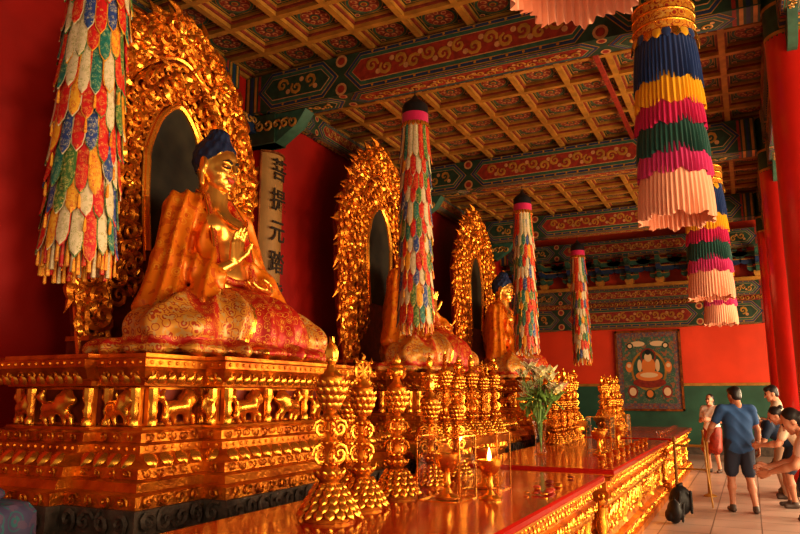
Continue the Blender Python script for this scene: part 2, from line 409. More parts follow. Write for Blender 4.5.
# columns
for i, y in enumerate(YS):
    g = Geo()
    g.add(lathe([(.42, 0), (.42, .06), (.38, .1), (.36, .16), (.29, .2)], 28), 1)
    g.add(lathe([(.265, .2), (.26, 3), (.25, 5.65)], 28), 0)
    g.add(lathe([(.25, 5.6), (.25, 6.64)], 24), 2); g.add(lathe([(.258, 5.62), (.258, 5.66)], 28), 3); g.add(lathe([(.258, 5.98), (.258, 6.02)], 28), 3)
    for r in (pi/2, -pi/2):
        g.add(prism([(0, 0), (.18, 0), (.42, .12), (.56, .26), (0, .26)], -.05, .05), 4, TRS((0, 0, 5.38), (0, 0, r)) @ TRS((.23, 0, 0), (pi/2, 0, 0)))
    g.obj('column', [REDC, STONE, DGREEN, OCHRE, TEAL], (XC, y, 0))
for y in YS[1:3]:
    yc = y+.20
    g = Geo(); g.add(lathe([(.26, 0), (.25, 5.48)], 20), 0); g.obj('wall_column', [REDC], (XW+.1, yc, 0))
    g = Geo(); n = 10; v = []; f = []
    for j in (0, 1):
        for k in range(n+1):
            a = (k/n-.5)*2.1
            for r in (.29, .315): v.append((r*math.cos(a), r*math.sin(a), (2.85, 5.45)[j]))
    W = 2*(n+1)
    for k in range(n):
        a = 2*k; f += [(a+1, a+3, W+a+3, W+a+1), (a, W+a, W+a+2, a+2), (a, a+2, a+3, a+1), (W+a, W+a+1, W+a+3, W+a+2)]
    f += [(0, 1, W+1, W), (2*n, W+2*n, W+2*n+1, 2*n+1)]
    g.add((v, f), 0)
    for j in (0, 1):
        pts = [(.32*math.cos((k/n-.5)*2.15), .32*math.sin((k/n-.5)*2.15), (2.85, 5.45)[j]) for k in range(n+1)]; g.add(tube(pts, .022, 6), 1)
    for s in (-.5, .5): g.add(tube([(.315*math.cos(s*2.13), .315*math.sin(s*2.13), 2.85), (.315*math.cos(s*2.13), .315*math.sin(s*2.13), 5.45)], .022, 6), 1)
    e = empty('couplet_board', (XW+.1, yc, 0)); g.obj('board', [CREAM, GOLDD], parent=e)
    for k, ch in enumerate('菩提元踏熊'):
        tcu = bpy.data.curves.new('char', 'FONT'); tcu.body = ch; tcu.size = .38; tcu.align_x = 'CENTER'; tcu.align_y = 'CENTER'; tcu.extrude = .004; tcu.offset = .004
        tcu.materials.append(CHARS)
        o = bpy.data.objects.new('character_%d' % (k+1), tcu); COL.objects.link(o); o.parent = e
        o.location = (.323, 0, 5.15-k*.5); o.rotation_euler = (pi/2, 0, pi/2)

# ------------------------------------------------------------------ mandorla
def mand_outline(s, n=60, zc=2.1):
    pts = []
    for i in range(n+1):
        t = i/n
        if t < .22: q = t/.22; y = 1.15+.29*math.sin(q*pi/2); z = .0+2.5*q
        elif t > .78: q = (1-t)/.22; y = -(1.15+.29*math.sin(q*pi/2)); z = 2.5*q
        else:
            a = (t-.22)/.56*pi; y = 1.44*math.cos(a)*(1+.03*math.cos(6*a)); z = 2.5+1.70*math.sin(a)+.18*max(0, math.sin(a))**12
        pts.append((y*s, zc+(z-zc)*s))
    return pts
def mandorla():
    g = Geo()
    P = mand_outline(1.0)
    M = Matrix(((0, 0, 1, 0), (1, 0, 0, 0), (0, 1, 0, 0), (0, 0, 0, 1)))
    g.add(prism(P, -.10, 0), 1, M)
    P2 = [(y*.70, z) for y, z in mand_outline(.42, zc=2.3)]; g.add(prism([(y, max(0, z)) for y, z in P2], 0, .03), 2, M)
    for s, r in ((1.0, .045), (.76, .035), (.72, .028)):
        g.add(tube([(.02, y, max(0, z)) for y, z in mand_outline(s)], r, 7), 3)
    for s, r in ((.435, .045), (.49, .025)):
        g.add(tube([(.03, y*.73, max(0, z)) for y, z in mand_outline(s, zc=2.3)], r, 7), 3)
    rnd = random.Random(3)
    for s, cnt, sz in ((.975, 70, .20), (.93, 60, .26), (.875, 50, .32), (.815, 54, .24), (.665, 38, .24), (.60, 34, .26), (.54, 36, .19)):
        PP = mand_outline(s, cnt, 2.15)
        for i, (y, z) in enumerate(PP):
            if z < .22: continue
            yy = y*(.86 if s < .6 else (.92 if s < .63 else 1))
            g.add(CURL, 0, FRAME((.02, yy, z), (1, 0, 0), rnd.uniform(0, 6.28), (sz*rnd.choice((-1, 1)), sz, sz*rnd.uniform(.8, 1.6))))
            if rnd.random() < .6: g.add(FLAME, 3, FRAME((.06, yy, z), (1, rnd.uniform(-.3, .3), 0), rnd.uniform(0, 6.28), sz*rnd.uniform(.6, 1)))
    for t in np.linspace(.1, .9, 9):
        PP = mand_outline(.875, 100); y, z = PP[int(t*100)]
        for k in range(9): g.add(PETAL, 3, FRAME((.10, y+.05*math.cos(k*.698), z+.05*math.sin(k*.698)), (1, 0, 0), k*.698-pi/2, (.09, .13, .12)))
        g.add(sphere(.07, 10, 7), 3, Matrix.Translation((.13, y, z)))
    PP = mand_outline(.985, 58)
    for i in range(3, len(PP)-3):
        y, z = PP[i]; a = math.atan2(z-2.2, y)-pi/2; q = .20 if i % 3 else .27
        g.add(FLAME, 0, FRAME((.0, y, z), (1, 0, 0), 0, 1) @ Matrix.Rotation(a+.35*(-1)**i, 4, 'Z') @ Matrix.Diagonal((q*1.1, q, q, 1)))
    g.add(box(-.15, .19, -1.2, 1.2, .0, .22), 1); g.add(box(-.15, .2, -1.25, 1.25, .0, .06), 0); g.add(box(-.15, .2, -1.22, 1.22, .2, .25), 0)
    return g
NIMB = mat('nimbus_panel', (.040, .030, .012), .7, .0, var=.5, vscale=3)
CREV = mat('lacquer_ground', (.26, .030, .007), .5, .3, var=.5, vscale=9)
mm = mandorla().mesh('mandorla', [GOLD, CREV, NIMB, GOLD2])
for y in YBUD: put('mandorla', mm, (-6.16, y+.10, 1.98))

# ------------------------------------------------------------------ pedestals with lion reliefs
lp = [P_cap((-.11, 0, .15), (.06, 0, .16), .062, .07), P_ell((.11, 0, .22), (.075, .06, .08)), P_ell((.17, 0, .21), (.045, .04, .035)),
      P_cap((.08, 0, .12), (.10, .0, .02), .035, .022), P_cap((.08, 0, .12), (.17, 0, .07), .03, .022), P_cap((.17, 0, .07), (.18, 0, .02), .022, .026),
      P_cap((-.13, 0, .13), (-.17, 0, .07), .05, .03), P_cap((-.17, 0, .07), (-.13, 0, .01), .026, .024), P_cap((-.09, 0, .12), (-.05, 0, .02), .035, .024),
      P_cap((-.16, 0, .18), (-.23, 0, .24), .022, .03), P_cap((-.23, 0, .24), (-.19, 0, .30), .03, .018),
      P_ell((.07, 0, .29), (.02, .02, .03)), P_ell((.13, 0, .29), (.02, .02, .025)), P_ell((.195, 0, .225), (.016, .02, .014)),
      P_ell((.05, 0, .22), (.05, .07, .06)), P_ell((.03, 0, .16), (.05, .075, .05))]
LION = surf(lp, .014, .03)[:2]
def ped_poly(o):
    F = .9+o; B = -.75-o*.3; Y = 1.75+o; c = .22; d = 1.05+o; s = .12
    return [(B, -Y), (-.45-o*.5, -Y), (-.45-o*.5, -Y-s), (.45+o*.5, -Y-s), (.45+o*.5, -Y), (F, -Y), (F, -d), (F+c, -d), (F+c, d), (F, d), (F, Y), (.45+o*.5, Y), (.45+o*.5, Y+s), (-.45-o*.5, Y+s), (-.45-o*.5, Y), (B, Y)]
def loft(prof, polyf):
    v = []; f = []; n = len(polyf(0))
    for z, o in prof: v += [(x, y, z) for x, y in polyf(o)]
    for i in range(len(prof)-1):
        for k in range(n):
            k2 = (k+1) % n; f.append((i*n+k, i*n+k2, (i+1)*n+k2, (i+1)*n+k))
    f.append(tuple(range(n))[::-1]); f.append(tuple((len(prof)-1)*n+k for k in range(n)))
    return v, f
def path_pts(poly, spacing, minlen=.15, inset=0, skipback=True):
    out = []; n = len(poly)
    for i in range(n):
        a = Vector(poly[i]); b_ = Vector(poly[(i+1) % n]); d = b_-a; L = d.length
        if L < minlen: continue
        if skipback and i == n-1: continue
        t = d/L; nr = Vector((t.y, -t.x)); m_ = max(1, round((L-2*inset)/spacing))
        for k in range(m_):
            p = a+t*(inset+(L-2*inset)*(k+.5)/m_); out.append((p.x, p.y, nr.x, nr.y))
    return out
def pedestal():
    g = Geo()
    g.add(loft([(0, .72), (.10, .72), (.12, .64), (.22, .62), (.26, .66), (.48, .6), (.5, .66), (.62, .68), (.66, .6), (.83, .6)], ped_poly), 1)
    for i, (x, y, nx, ny) in enumerate(path_pts(ped_poly(.60), .17, inset=.03)): g.add(CURLS, 1, FRAME((x, y, .745), (nx, ny, 0), i*1.9, (.15, .13, .12)))
    prof = [(.83, .56), (.92, .56), (.94, .50), (1.0, .47), (1.02, .42), (1.09, .40), (1.11, .34), (1.16, .27), (1.18, .20), (1.24, .20), (1.26, .13), (1.33, .12), (1.35, .04), (1.37, .03),
            (1.38, -.08), (1.70, -.08), (1.71, .05), (1.75, .06), (1.77, .13), (1.84, .17), (1.86, .20), (1.92, .20), (1.94, .15), (1.97, .15)]
    g.add(loft(prof, ped_poly), 0)
    for z, o, sp, s in ((.88, .565, .16, .075), (1.80, .15, .15, .07), (1.30, .13, .13, .065), (1.055, .415, .14, .06)):
        for i, (x, y, nx, ny) in enumerate(path_pts(ped_poly(o), sp, inset=.03)):
            g.add(CURLS, 0, FRAME((x, y, z), (nx, ny, 0), i*1.9, (s*1.1, s, s)))
    for (x, y, nx, ny) in path_pts(ped_poly(.34), .15, inset=.02): g.add(PETAL, 2, FRAME((x, y, 1.19), (nx, ny, .5), pi, (.14, .12, .12)))
    for (x, y, nx, ny) in path_pts(ped_poly(.16), .115, inset=.02): g.add(PETAL, 2, FRAME((x, y, 1.725), (nx, ny, -.3), 0, (.1, .08, .07)))
    for z, o in ((1.215, .20), (1.895, .20)):
        for (x, y, nx, ny) in path_pts(ped_poly(o), .09, inset=.02): g.add(sphere(.018, 6, 4), 0, Matrix.Translation((x, y, z)))
    P = ped_poly(-.08); n = len(P)
    g.add(loft([(1.40, -.075), (1.68, -.075)], ped_poly), 3)
    for i in range(n-1):
        a = Vector(P[i]); b_ = Vector(P[i+1]); d = b_-a; L = d.length
        if L < .2: continue
        t = d/L; nr = Vector((t.y, -t.x)); cnt = max(1, round(L/.62))
        for k in range(cnt+1):
            p = a+t*min(max(L*k/cnt, .05), L-.05)
            Mx = FRAME((p.x, p.y, 1.38), (nr.x, nr.y, 0))
            g.add(lathe([(.045, 0), (.05, .04), (.03, .07), (.045, .12), (.03, .17), (.05, .22), (.05, .31)], 8), 2, Matrix.Translation((p.x+nr.x*.05, p.y+nr.y*.05, 1.38)))
            g.add(box(-.05, .05, 0, .32, -.02, .05), 0, Mx)
        for k in range(cnt):
            p = a+t*(L*(k+.5)/cnt); w = L/cnt
            fl = -1 if (k % 2) else 1
            Mx = Matrix.Translation((p.x+nr.x*.06, p.y+nr.y*.06, 1.375)) @ Matrix.Rotation(math.atan2(t.y, t.x), 4, 'Z') @ Matrix.Diagonal((fl*min(1, w/.5), 1, 1.0, 1))
            g.add(LION, 2, Mx)
            for s in (-1, 1):
                g.add(CURLS, 2, FRAME((p.x+t.x*s*w*.36, p.y+t.y*s*w*.36, 1.63), (nr.x, nr.y, 0), s, .09))
    return g
pmesh = pedestal().mesh('buddha_pedestal', [GOLD, STONE, GOLD2, CREV])
for y in YBUD: put('buddha_pedestal', pmesh, (-5.4, y, 0))

# ------------------------------------------------------------------ buddha
def hand_parts(M, s=1, curl=.5, side=1, m=0, spread=.0):
    A = np.array(M)
    def T(p): return (A[:3, :3]@np.array(p, float)*s)+A[:3, 3]
    out = []
    for x, z, L in [(-.031, .083, .056), (-.011, .092, .070), (.011, .094, .078), (.032, .09, .070)]:
        x *= side
        out.append(P_cap(T((x*.55, 0, .01)), T((x, 0, z)), .017*s, .012*s, m))
        p = np.array((x, 0, z)); ang = curl*.4
        for j, fr in enumerate((.45, .32, .23)):
            q = p+L*fr*np.array((x*spread*8, math.sin(ang), math.cos(ang)))
            out.append(P_cap(T(p), T(q), (.0098-.0012*j)*s, (.0090-.0012*j)*s, m)); p = q; ang += curl
    p0 = (side*.022, .004, .022); p1 = (side*.050, .018, .055); p2 = (side*.055, .03, .082); p3 = (side*.052, .04, .102)
    out += [P_cap(T(p0), T(p1), .015*s, .012*s, m), P_cap(T(p1), T(p2), .0115*s, .010*s, m), P_cap(T(p2), T(p3), .010*s, .008*s, m)]
    return out
def buddha():
    S, R, L = 0, 1, 3
    p = [P_ell((.05, 0, 1.15), (.27, .36, .60), S), P_ell((.13, .16, 1.45), (.19, .20, .18), S), P_ell((.13, -.16, 1.45), (.19, .20, .18), S), P_ell((.12, 0, .90), (.27, .33, .28), S),
         P_cap((-.02, 0, 1.6), (.0, 0, 2.0), .18, .15, S), P_ell((-.14, 0, 1.05), (.32, .52, .80), R)]
    for s in (-1, 1):
        p += [P_cap((-.08, s*.18, 1.76), (-.06, s*.46, 1.64), .13, .17, R), P_cap((-.05, s*.49, 1.58), (.04, s*.66, 1.02), .175, .18, R),
              P_cap((.04, s*.66, 1.02), (.40, s*.42, .88), .17, .13, R), P_cap((.02, s*.66, 1.0), (.10, s*.80, .50), .19, .25, R),
              P_cap((.38, s*.50, .84), (.52, s*.66, .42), .12, .16, R), P_cap((.08, s*.32, 1.66), (.27, s*.33, 1.05), .07, .09, R), P_cap((.27, s*.33, 1.05), (.36, s*.38, .74), .09, .12, R),
              P_ell((.42, s*.96, .27), (.42, .40, .25), L), P_cap((.10, s*.3, .46), (.45, s*.90, .34), .32, .26, L), P_cap((.52, s*.88, .25), (.84, s*-.10, .25), .22, .20, L),
              P_ell((.20, s*.90, .08), (.72, .56, .12), L)]
    p += [P_ell((.27, 0, .38), (.72, .95, .38), L), P_ell((.42, 0, .07), (.76, 1.18, .11), L)]
    V, Q, mi = surf(p, .02, .06); N = vnormals(V, Q); vm = np.zeros(len(V), int)
    for i in range(4): vm[Q[:, i]] = mi
    x, y, z = V.T; ay = np.abs(y)
    ph = 15*(z*.55+ay*1.0-x*.75)+1.6*np.sin(2.6*z+2*x)+.8*np.sin(5*y+3*x)
    f1 = (.052*ridge(ph)-.02)*(vm == R)
    rr = np.hypot(x+.1, y); ang = np.arctan2(y, x+.1)
    ph2 = 11*ang+2.4*np.sin(3.2*rr+1.5*z)+9*rr*.4
    hang = np.clip((.35-z)/.35, 0, 1)
    f2 = (.075*ridge(ph2)-.025+.035*hang*np.sin(34*ang))*(vm == L)
    V = V+N*(f1+f2)[:, None]; V[:, 2] = np.maximum(V[:, 2], 0)
    C = V[Q].mean(1); mi = mi.copy()
    wav = .05*np.sin(9*C[:, 0]+6*C[:, 2])
    # red brocade panels: the front apron, and a sash fold crossing the near knee
    ap = (mi == L) & (np.abs(C[:, 1]-.22+wav) < .42+.35*(C[:, 0]-.3)) & (C[:, 0] > .12)
    sash = (mi == L) & (np.abs(C[:, 1]+.62+.45*(C[:, 0]-.3)+wav) < .13) & (C[:, 2] > .2)
    mi[ap | sash] = 4
    mi[(mi == 3) & (np.abs((C[:, 2]-.15)) < .035)] = 4; mi[((mi == 3) | (mi == 4)) & (C[:, 2] < .05)] = 5
    edge = (mi == 4) & (np.abs(np.abs(C[:, 1]-.22+wav)-(.40+.35*(C[:, 0]-.3))) < .02) & (C[:, 0] > .12); mi[edge] = 5
    g = Geo(); g.add((V, Q.tolist(), mi.tolist()), None)
    for s in (-1, 1):
        g.add(tube([(-.12, s*.13, 1.90), (.06, s*.19, 1.82), (.17, s*.25, 1.62), (.27, s*.27, 1.35), (.33, s*.28, 1.05), (.42, s*.30, .82), (.55, s*.40, .62)], [.03, .035, .035, .035, .04, .04, .03], 8), 4)
        g.add(tube([(-.10, s*.17, 1.91), (.07, s*.23, 1.83), (.18, s*.29, 1.63), (.28, s*.31, 1.35), (.34, s*.32, 1.05), (.43, s*.34, .83), (.56, s*.44, .63)], .016, 6), 5)
    g.add(tube([(.26+.10*math.cos(a), .24*math.sin(a), 1.62-.16*math.cos(a)) for a in np.linspace(-1.5, 1.5, 12)], .018, 6), 5)
    g.add(tube([(.30, -.30, .92), (.42, -.1, .84), (.43, .1, .84), (.32, .30, .92)], .04, 8), 4)
    body = g.mesh('body_and_robe', [SKING, ROBE, HAIRB, LAPB, LAPR, GOLD2], 60)
    hp = [P_ell((-.01, 0, .01), (.190, .180, .25), 0), P_ell((.045, 0, -.12), (.140, .135, .125), 0), P_ell((.06, .075, -.06), (.105, .080, .09), 0), P_ell((.06, -.075, -.06), (.105, .080, .09), 0), P_ell((.06, 0, .09), (.125, .13, .10), 0),
          P_cap((.180, 0, .05), (.215, 0, -.045), .013, .026, 0), P_ell((.195, .026, -.055), (.018, .018, .014), 0), P_ell((.195, -.026, -.055), (.018, .018, .014), 0),
          P_cap((-.02, 0, -.12), (-.04, 0, -.32), .12, .15, 0), P_ell((.145, 0, -.195), (.035, .045, .03), 0),
          P_cap((.182, -.038, -.108), (.192, 0, -.112), .011, None, 3), P_cap((.182, .038, -.108), (.192, 0, -.112), .011, None, 3), P_cap((.186, -.018, -.126), (.186, .018, -.126), .012, None, 3),
          P_ell((-.06, 0, .10), (.205, .200, .225), 2), P_ell((-.05, 0, .29), (.11, .11, .11), 2), P_ell((-.04, 0, .40), (.03, .03, .04), 0)]
    for s in (-1, 1):
        hp += [P_ell((-.01, s*.195, .0), (.045, .016, .070), 0), P_cap((-.01, s*.195, -.05), (.0, s*.185, -.18), .019, .024, 0),
               P_ell((.160, s*.070, .012), (.026, .040, .018), 0), P_cap((.183, s*.038, .004), (.180, s*.072, -.004), .0065, .006, 4), P_cap((.180, s*.072, -.004), (.160, s*.105, .006), .006, .005, 4),
               P_cap((.186, s*.025, .050), (.184, s*.065, .068), .007, None, 4), P_cap((.184, s*.065, .068), (.155, s*.112, .052), .007, .005, 4)]
    V, Q, mi = surf(hp, .0085, .016); N = vnormals(V, Q); vm = np.zeros(len(V), int)
    for i in range(4): vm[Q[:, i]] = mi
    az = np.arctan2(V[:, 1], V[:, 0]+.05); el = V[:, 2]*38
    V = V+N*((vm == 2)*.010*np.maximum(0, np.sin(az*12)*np.sin(el)+.3))[:, None]
    g = Geo(); g.add((V, Q.tolist(), mi.tolist()), None); head = g.mesh('head', [SKING, ROBE, HAIRB, LIPS, BLACK], 70)
    g = Geo()
    Rm = Matrix(((0, 1, 0, 0), (-1, 0, 0, 0), (0, 0, 1, 0), (0, 0, 0, 1)))
    hpz = hand_parts(Matrix.Translation((.50, -.20, 1.04)) @ Rm @ Matrix.Rotation(-.15, 4, 'Y'), 2.3, .22, -1)+[P_cap((.34, -.40, .88), (.49, -.21, 1.03), .085, .052, 0)]
    V, Q, mi = surf(hpz, .010, .014); g.add((V, Q.tolist()), 0)
    Rm = Matrix(((1, 0, 0, 0), (0, 0, -1, 0), (0, 1, 0, 0), (0, 0, 0, 1)))
    hpz = hand_parts(Matrix.Translation((.58, .28, .78)) @ Rm, 2.3, .3, 1)+[P_cap((.38, .42, .86), (.57, .30, .79), .085, .055, 0)]
    V, Q, mi = surf(hpz, .010, .014); g.add((V, Q.tolist()), 0)
    hands = g.mesh('hands', [SKING, GOLD2], 70)
    return body, head, hands
bb_, hh_, hd_ = buddha()
for y in YBUD:
    e = empty('buddha_statue', (-5.38, y-.04, 1.972), scale=1.03)
    put('body_and_robe', bb_, (0, 0, 0), e); h = put('head', hh_, (.04, 0, 2.17), e, scale=1.17); put('hands', hd_, (0, 0, 0), e)
    h.rotation_euler = (0, .12, 0)
# ------------------------------------------------------------------ altar tables
def rect(xh, yh): return lambda o: [(-xh-o, -yh-o), (xh+o, -yh-o), (xh+o, yh+o), (-xh-o, yh+o)]
def altar(L, W, Ht=.9):
    g = Geo(); P = rect(W/2-.08, L/2-.08)
    g.add(loft([(0, .08), (.07, .08), (.09, .03), (.15, .02), (.17, -.04), (.22, -.06), (.24, -.09), (.5, -.09), (.52, -.04), (.57, -.03), (.6, 0), (.66, .03), (.68, .0), (.76, 0), (.78, .05), (.82, .06)], P), 0)
    g.add(loft([(.82, .08), (.835, .10), (.885, .10), (.9, .085)], P), 1)
    g.add(loft([(.838, .104), (.852, .104)], P), 2)
    for z, o, sp, s in ((.63, .03, .11, .07), (.12, .035, .12, .06), (.72, .0, .1, .05), (.80, .055, .09, .03)):
        for i, (x, y, nx, ny) in enumerate(path_pts(P(o), sp, inset=.03, skipback=False)): g.add(CURLS, 2, FRAME((x, y, z), (nx, ny, 0), i*1.9, (s*1.1, s, s)))
    for i, (x, y, nx, ny) in enumerate(path_pts(P(-.085), .21, inset=.05, skipback=False)):
        g.add(CURL, 2, FRAME((x, y, .37), (nx, ny, 0), i*2.3, (.19*(-1)**i, .19, .19))); g.add(FLAME, 2, FRAME((x+.0, y, .28), (nx, ny, 0), i*1.1, .13))
        tx, ty = -ny, nx
        g.add(CURLS, 2, FRAME((x+tx*.1, y+ty*.1, .44), (nx, ny, 0), i, .1)); g.add(CURLS, 2, FRAME((x+tx*.1, y+ty*.1, .30), (nx, ny, 0), i+2, .1))
    for (x, y, nx, ny) in path_pts(P(.01), .13, inset=.02, skipback=False): g.add(PETAL, 2, FRAME((x, y, .60), (nx, ny, -.3), pi, (.12, .08, .08)))
    for sx_ in (-1, 1):
        for k in range(int(L/1.3)+1):
            yy = -L/2+.12+(L-.24)*k/int(L/1.3)
            g.add(lathe([(.07, .2), (.05, .26), (.075, .34), (.05, .42), (.07, .52)], 10), 2, Matrix.Translation((sx_*(W/2-.15), yy, 0)))
    return g
XT = -2.1; TW = 1.6
tabs = [(1.2, 6.9), (7.45, 12.65), (13.2, 17.9)]
for (a, c) in tabs:
    altar(c-a, TW).obj('altar_table', [GOLD, REDT, GOLD2], (XT, (a+c)/2, 0))
def bench(L):
    g = Geo(); P = rect(.14, L/2-.06)
    g.add(loft([(0, .05), (.1, .05), (.14, 0), (.3, -.03), (.9, -.03), (1.0, 0), (1.05, .05), (1.12, .06)], P), 0)
    for z in (.25, .42, .6, .78, .98):
        for i, (x, y, nx, ny) in enumerate(path_pts(P(-.02), .17, inset=.03, skipback=False)): g.add(CURL, 1, FRAME((x, y, z), (nx, ny, 0), i*2.1+z*9, .14))
    return g
bn = bench(2.6).mesh('offering_bench', [GOLD, GOLD2])
BY = [8.4, 13.5, 18.7]
for y in BY: put('offering_bench', bn, (-3.22, y, 0))

# ------------------------------------------------------------------ gilt treasure stands
def stand(kind=0):
    g = Geo()
    pr = [(.15, 0), (.155, .02), (.14, .035), (.12, .05), (.125, .07), (.10, .10), (.075, .16), (.055, .20), (.06, .22), (.085, .24), (.085, .26), (.05, .29), (.032, .33), (.03, .40), (.05, .42), (.055, .44), (.03, .46), (.028, .55), (.05, .565), (.055, .585), (.03, .60),
          (.035, .62), (.066, .66), (.080, .71), (.084, .76), (.074, .80), (.082, .815), (.05, .83), (.03, .86), (.02, .90)]
    g.add(lathe(pr, 20), 0)
    for (z, r, n, s, tilt) in ((.02, .15, 16, .06, .6), (.055, .13, 15, .06, .7), (.095, .11, 14, .055, .7), (.135, .09, 12, .05, .7), (.17, .072, 10, .045, .7)):
        for k in range(n):
            a = 2*pi*(k+.5*(z*20 % 2 > 1))/n; g.add(PETAL, 1, FRAME((r*math.cos(a), r*math.sin(a), z+s*.8), (math.cos(a), math.sin(a), tilt), pi, (s*.95, s, s*.8)))
    for (z, r, n, s) in ((.235, .075, 12, .045), (.62, .046, 10, .05), (.66, .066, 12, .05), (.705, .076, 13, .05), (.75, .080, 13, .045)):
        for k in range(n):
            a = 2*pi*(k+.5*(int(z*1000) % 2))/n; g.add(PETAL, 1, FRAME((r*math.cos(a), r*math.sin(a), z), (math.cos(a), math.sin(a), -.35), 0, (s*.95, s, s*.8)))
    for z in (.31, .43, .50, .57):
        for k in range(8):
            a = 2*pi*k/8; g.add(sphere(.012, 6, 4), 1, Matrix.Translation((.05*math.cos(a), .05*math.sin(a), z)))
    for k in range(4):
        a = pi/2*k; g.add(CURL, 1, TRS((.055*math.cos(a), .055*math.sin(a), .36), (pi/2, 0, a), (.10, .12, .06))); g.add(CURL, 1, TRS((.055*math.cos(a), .055*math.sin(a), .51), (pi/2, 0, a), (.09, .10, .06)))
    if kind == 0:
        g.add(sphere(.035, 10, 7), 1, Matrix.Translation((0, 0, .91)))
        for k in range(5): g.add(FLAME, 1, FRAME((0, 0, .88), (math.cos(k*1.257), math.sin(k*1.257), 0), 0, (.09, .17, .1)))
    elif kind == 1:
        g.add(tube([(0, .07*math.cos(a), .93+.07*math.sin(a)) for a in np.linspace(0, 2*pi, 17)], .014, 6), 1)
        for k in range(8): a = k*pi/4; g.add(tube([(0, 0, .93), (0, .10*math.cos(a), .93+.10*math.sin(a))], [.014, .006], 5), 1)
        for k in range(8): a = k*pi/4; g.add(FLAME, 1, FRAME((0, .08*math.cos(a), .93+.08*math.sin(a)), (1, 0, 0), a-pi/2, .05))
    else:
        g.add(lathe([(.02, .88), (.06, .90), (.07, .94), (.05, .97), (.06, .98), (.03, 1.0), (.035, 1.02), (.008, 1.07)], 14), 1)
        for k in range(6): g.add(FLAME, 1, FRAME((.05*math.cos(k), .05*math.sin(k), .88), (math.cos(k), math.sin(k), 0), .4, .1))
    return g
sm = [stand(k).mesh('gilt_offering_stand', [GOLD, GOLD2], 55) for k in range(3)]
def put_stand(x, y, z, k, s=1, rot=0): put('gilt_offering_stand', sm[k], (x, y, z), rot=rot, scale=s)
for i, (x, y) in enumerate([(-2.32, 3.75), (-2.36, 4.22), (-2.38, 4.78), (-2.40, 5.45), (-2.62, 4.45), (-2.45, 6.15)]):
    put_stand(x, y, .901, (0, 1, 2, 0, 1, 2)[i], (1.04, .96, .97, .86, .85, .8)[i], -.6+i*.3)
for b0 in BY:
    for i in range(6): put_stand(-3.22, b0-1.1+i*.44, 1.122, i % 3, .92+.06*(i % 2), i*.5)
for i in range(4): put_stand(-2.72, 10.9+i*.45, .901, i % 3, .8, i); put_stand(-2.72, 15.6+i*.5, .901, (i+1) % 3, .8, i)

def lamp(lit=True):
    g = Geo()
    g.add(lathe([(.07, 0), (.072, .012), (.03, .03), (.016, .06), (.024, .085), (.016, .11), (.02, .14), (.055, .17), (.075, .21), (.08, .24), (.074, .24), (.06, .20)], 20), 0)
    g.add(disc(.07, 20), 1, Matrix.Translation((0, 0, .225)))
    if lit: g.add(lathe([(.002, .225), (.014, .25), (.012, .272), (.001, .315)], 10), 2)
    return g
BUTTER = mat('butter', (.85, .6, .25), .4)
lm1 = lamp(True).mesh('butter_lamp', [GOLD2, BUTTER, WAX]); lm0 = lamp(False).mesh('butter_lamp', [GOLD2, BUTTER, WAX])
put('butter_lamp', lm1, (-1.72, 4.95, .901), scale=1.15)
put('butter_lamp', lm0, (-2.0, 4.83, .907), scale=1.3); put('butter_lamp', lm0, (-1.95, 5.5, .907), scale=1.3)
for i in range(4): put('butter_lamp', lm0, (-1.75-.1*(i % 2), 9.2+i*.7, .901), scale=1.2)
def case(w, h):
    g = Geo(); t = .006
    g.add(box(-w, w, -w, -w+t, 0, h), 0); g.add(box(-w, w, w-t, w, 0, h), 0); g.add(box(-w, -w+t, -w+t, w-t, 0, h), 0); g.add(box(w-t, w, -w+t, w-t, 0, h), 0)
    for sx_ in (-1, 1):
        for sy_ in (-1, 1): g.add(box(sx_*w-.004, sx_*w+.004, sy_*w-.004, sy_*w+.004, 0, h), 1)
    for z in (0, h):
        for s in (-1, 1): g.add(box(-w, w, s*w-.004, s*w+.004, z, z+.006), 1); g.add(box(s*w-.004, s*w+.004, -w, w, z, z+.006), 1)
    return g
cm = case(.16, .44).mesh('glass_lamp_case', [GLASS, GOLD2])
for (x, y) in ((-2.0, 4.83), (-1.95, 5.5), (-1.85, 9.9), (-1.85, 11.3)): put('glass_lamp_case', cm, (x, y, .901))
def flowers():
    e = empty('flower_vase', (-2.4, 8.85, .901))
    g = Geo(); g.add(lathe([(.07, 0), (.08, .02), (.06, .1), (.065, .25), (.10, .42), (.095, .42), (.058, .25), (.052, .1), (.05, .03)], 20), 0); g.obj('vase', [GLASS], parent=e)
    g = Geo(); rnd = random.Random(5)
    for i in range(32):
        a = rnd.uniform(0, 6.28); r = rnd.uniform(.03, .28); z = rnd.uniform(.62, 1.15)-r*.4
        top = (r*math.cos(a), r*math.sin(a), z)
        g.add(tube([(.01, 0, .04), (.03*math.cos(a), .03*math.sin(a), .4), (top[0]*.6, top[1]*.6, .4+(z-.4)*.6), top], .005, 4), 0)
        for k in range(2):
            t = rnd.uniform(.5, .95); q = (top[0]*t, top[1]*t, .35+(z-.35)*t)
            g.add(PETAL, 0, FRAME(q, (rnd.uniform(-1, 1), rnd.uniform(-1, 1), .6), rnd.uniform(0, 6.28), (.06, .18, .05)))
        if i % 3 < 2:
            mi = 1+(i % 5 > 3)
            for k in range(6): g.add(PETAL, mi, TRS(top, (0, 0, a+k*1.047)) @ TRS((0, 0, 0), (.7, 0, 0), (.085, .155, .07)))
            g.add(sphere(.015, 6, 4), 3, Matrix.Translation(top))
    g.obj('bouquet', [mat('leaf', (.20, .34, .07), .5), mat('lily_white', (.85, .80, .50), .5), mat('lily_pink', (.80, .34, .28), .5), GOLD2], parent=e)
flowers()
g = Geo(); rnd = random.Random(9)
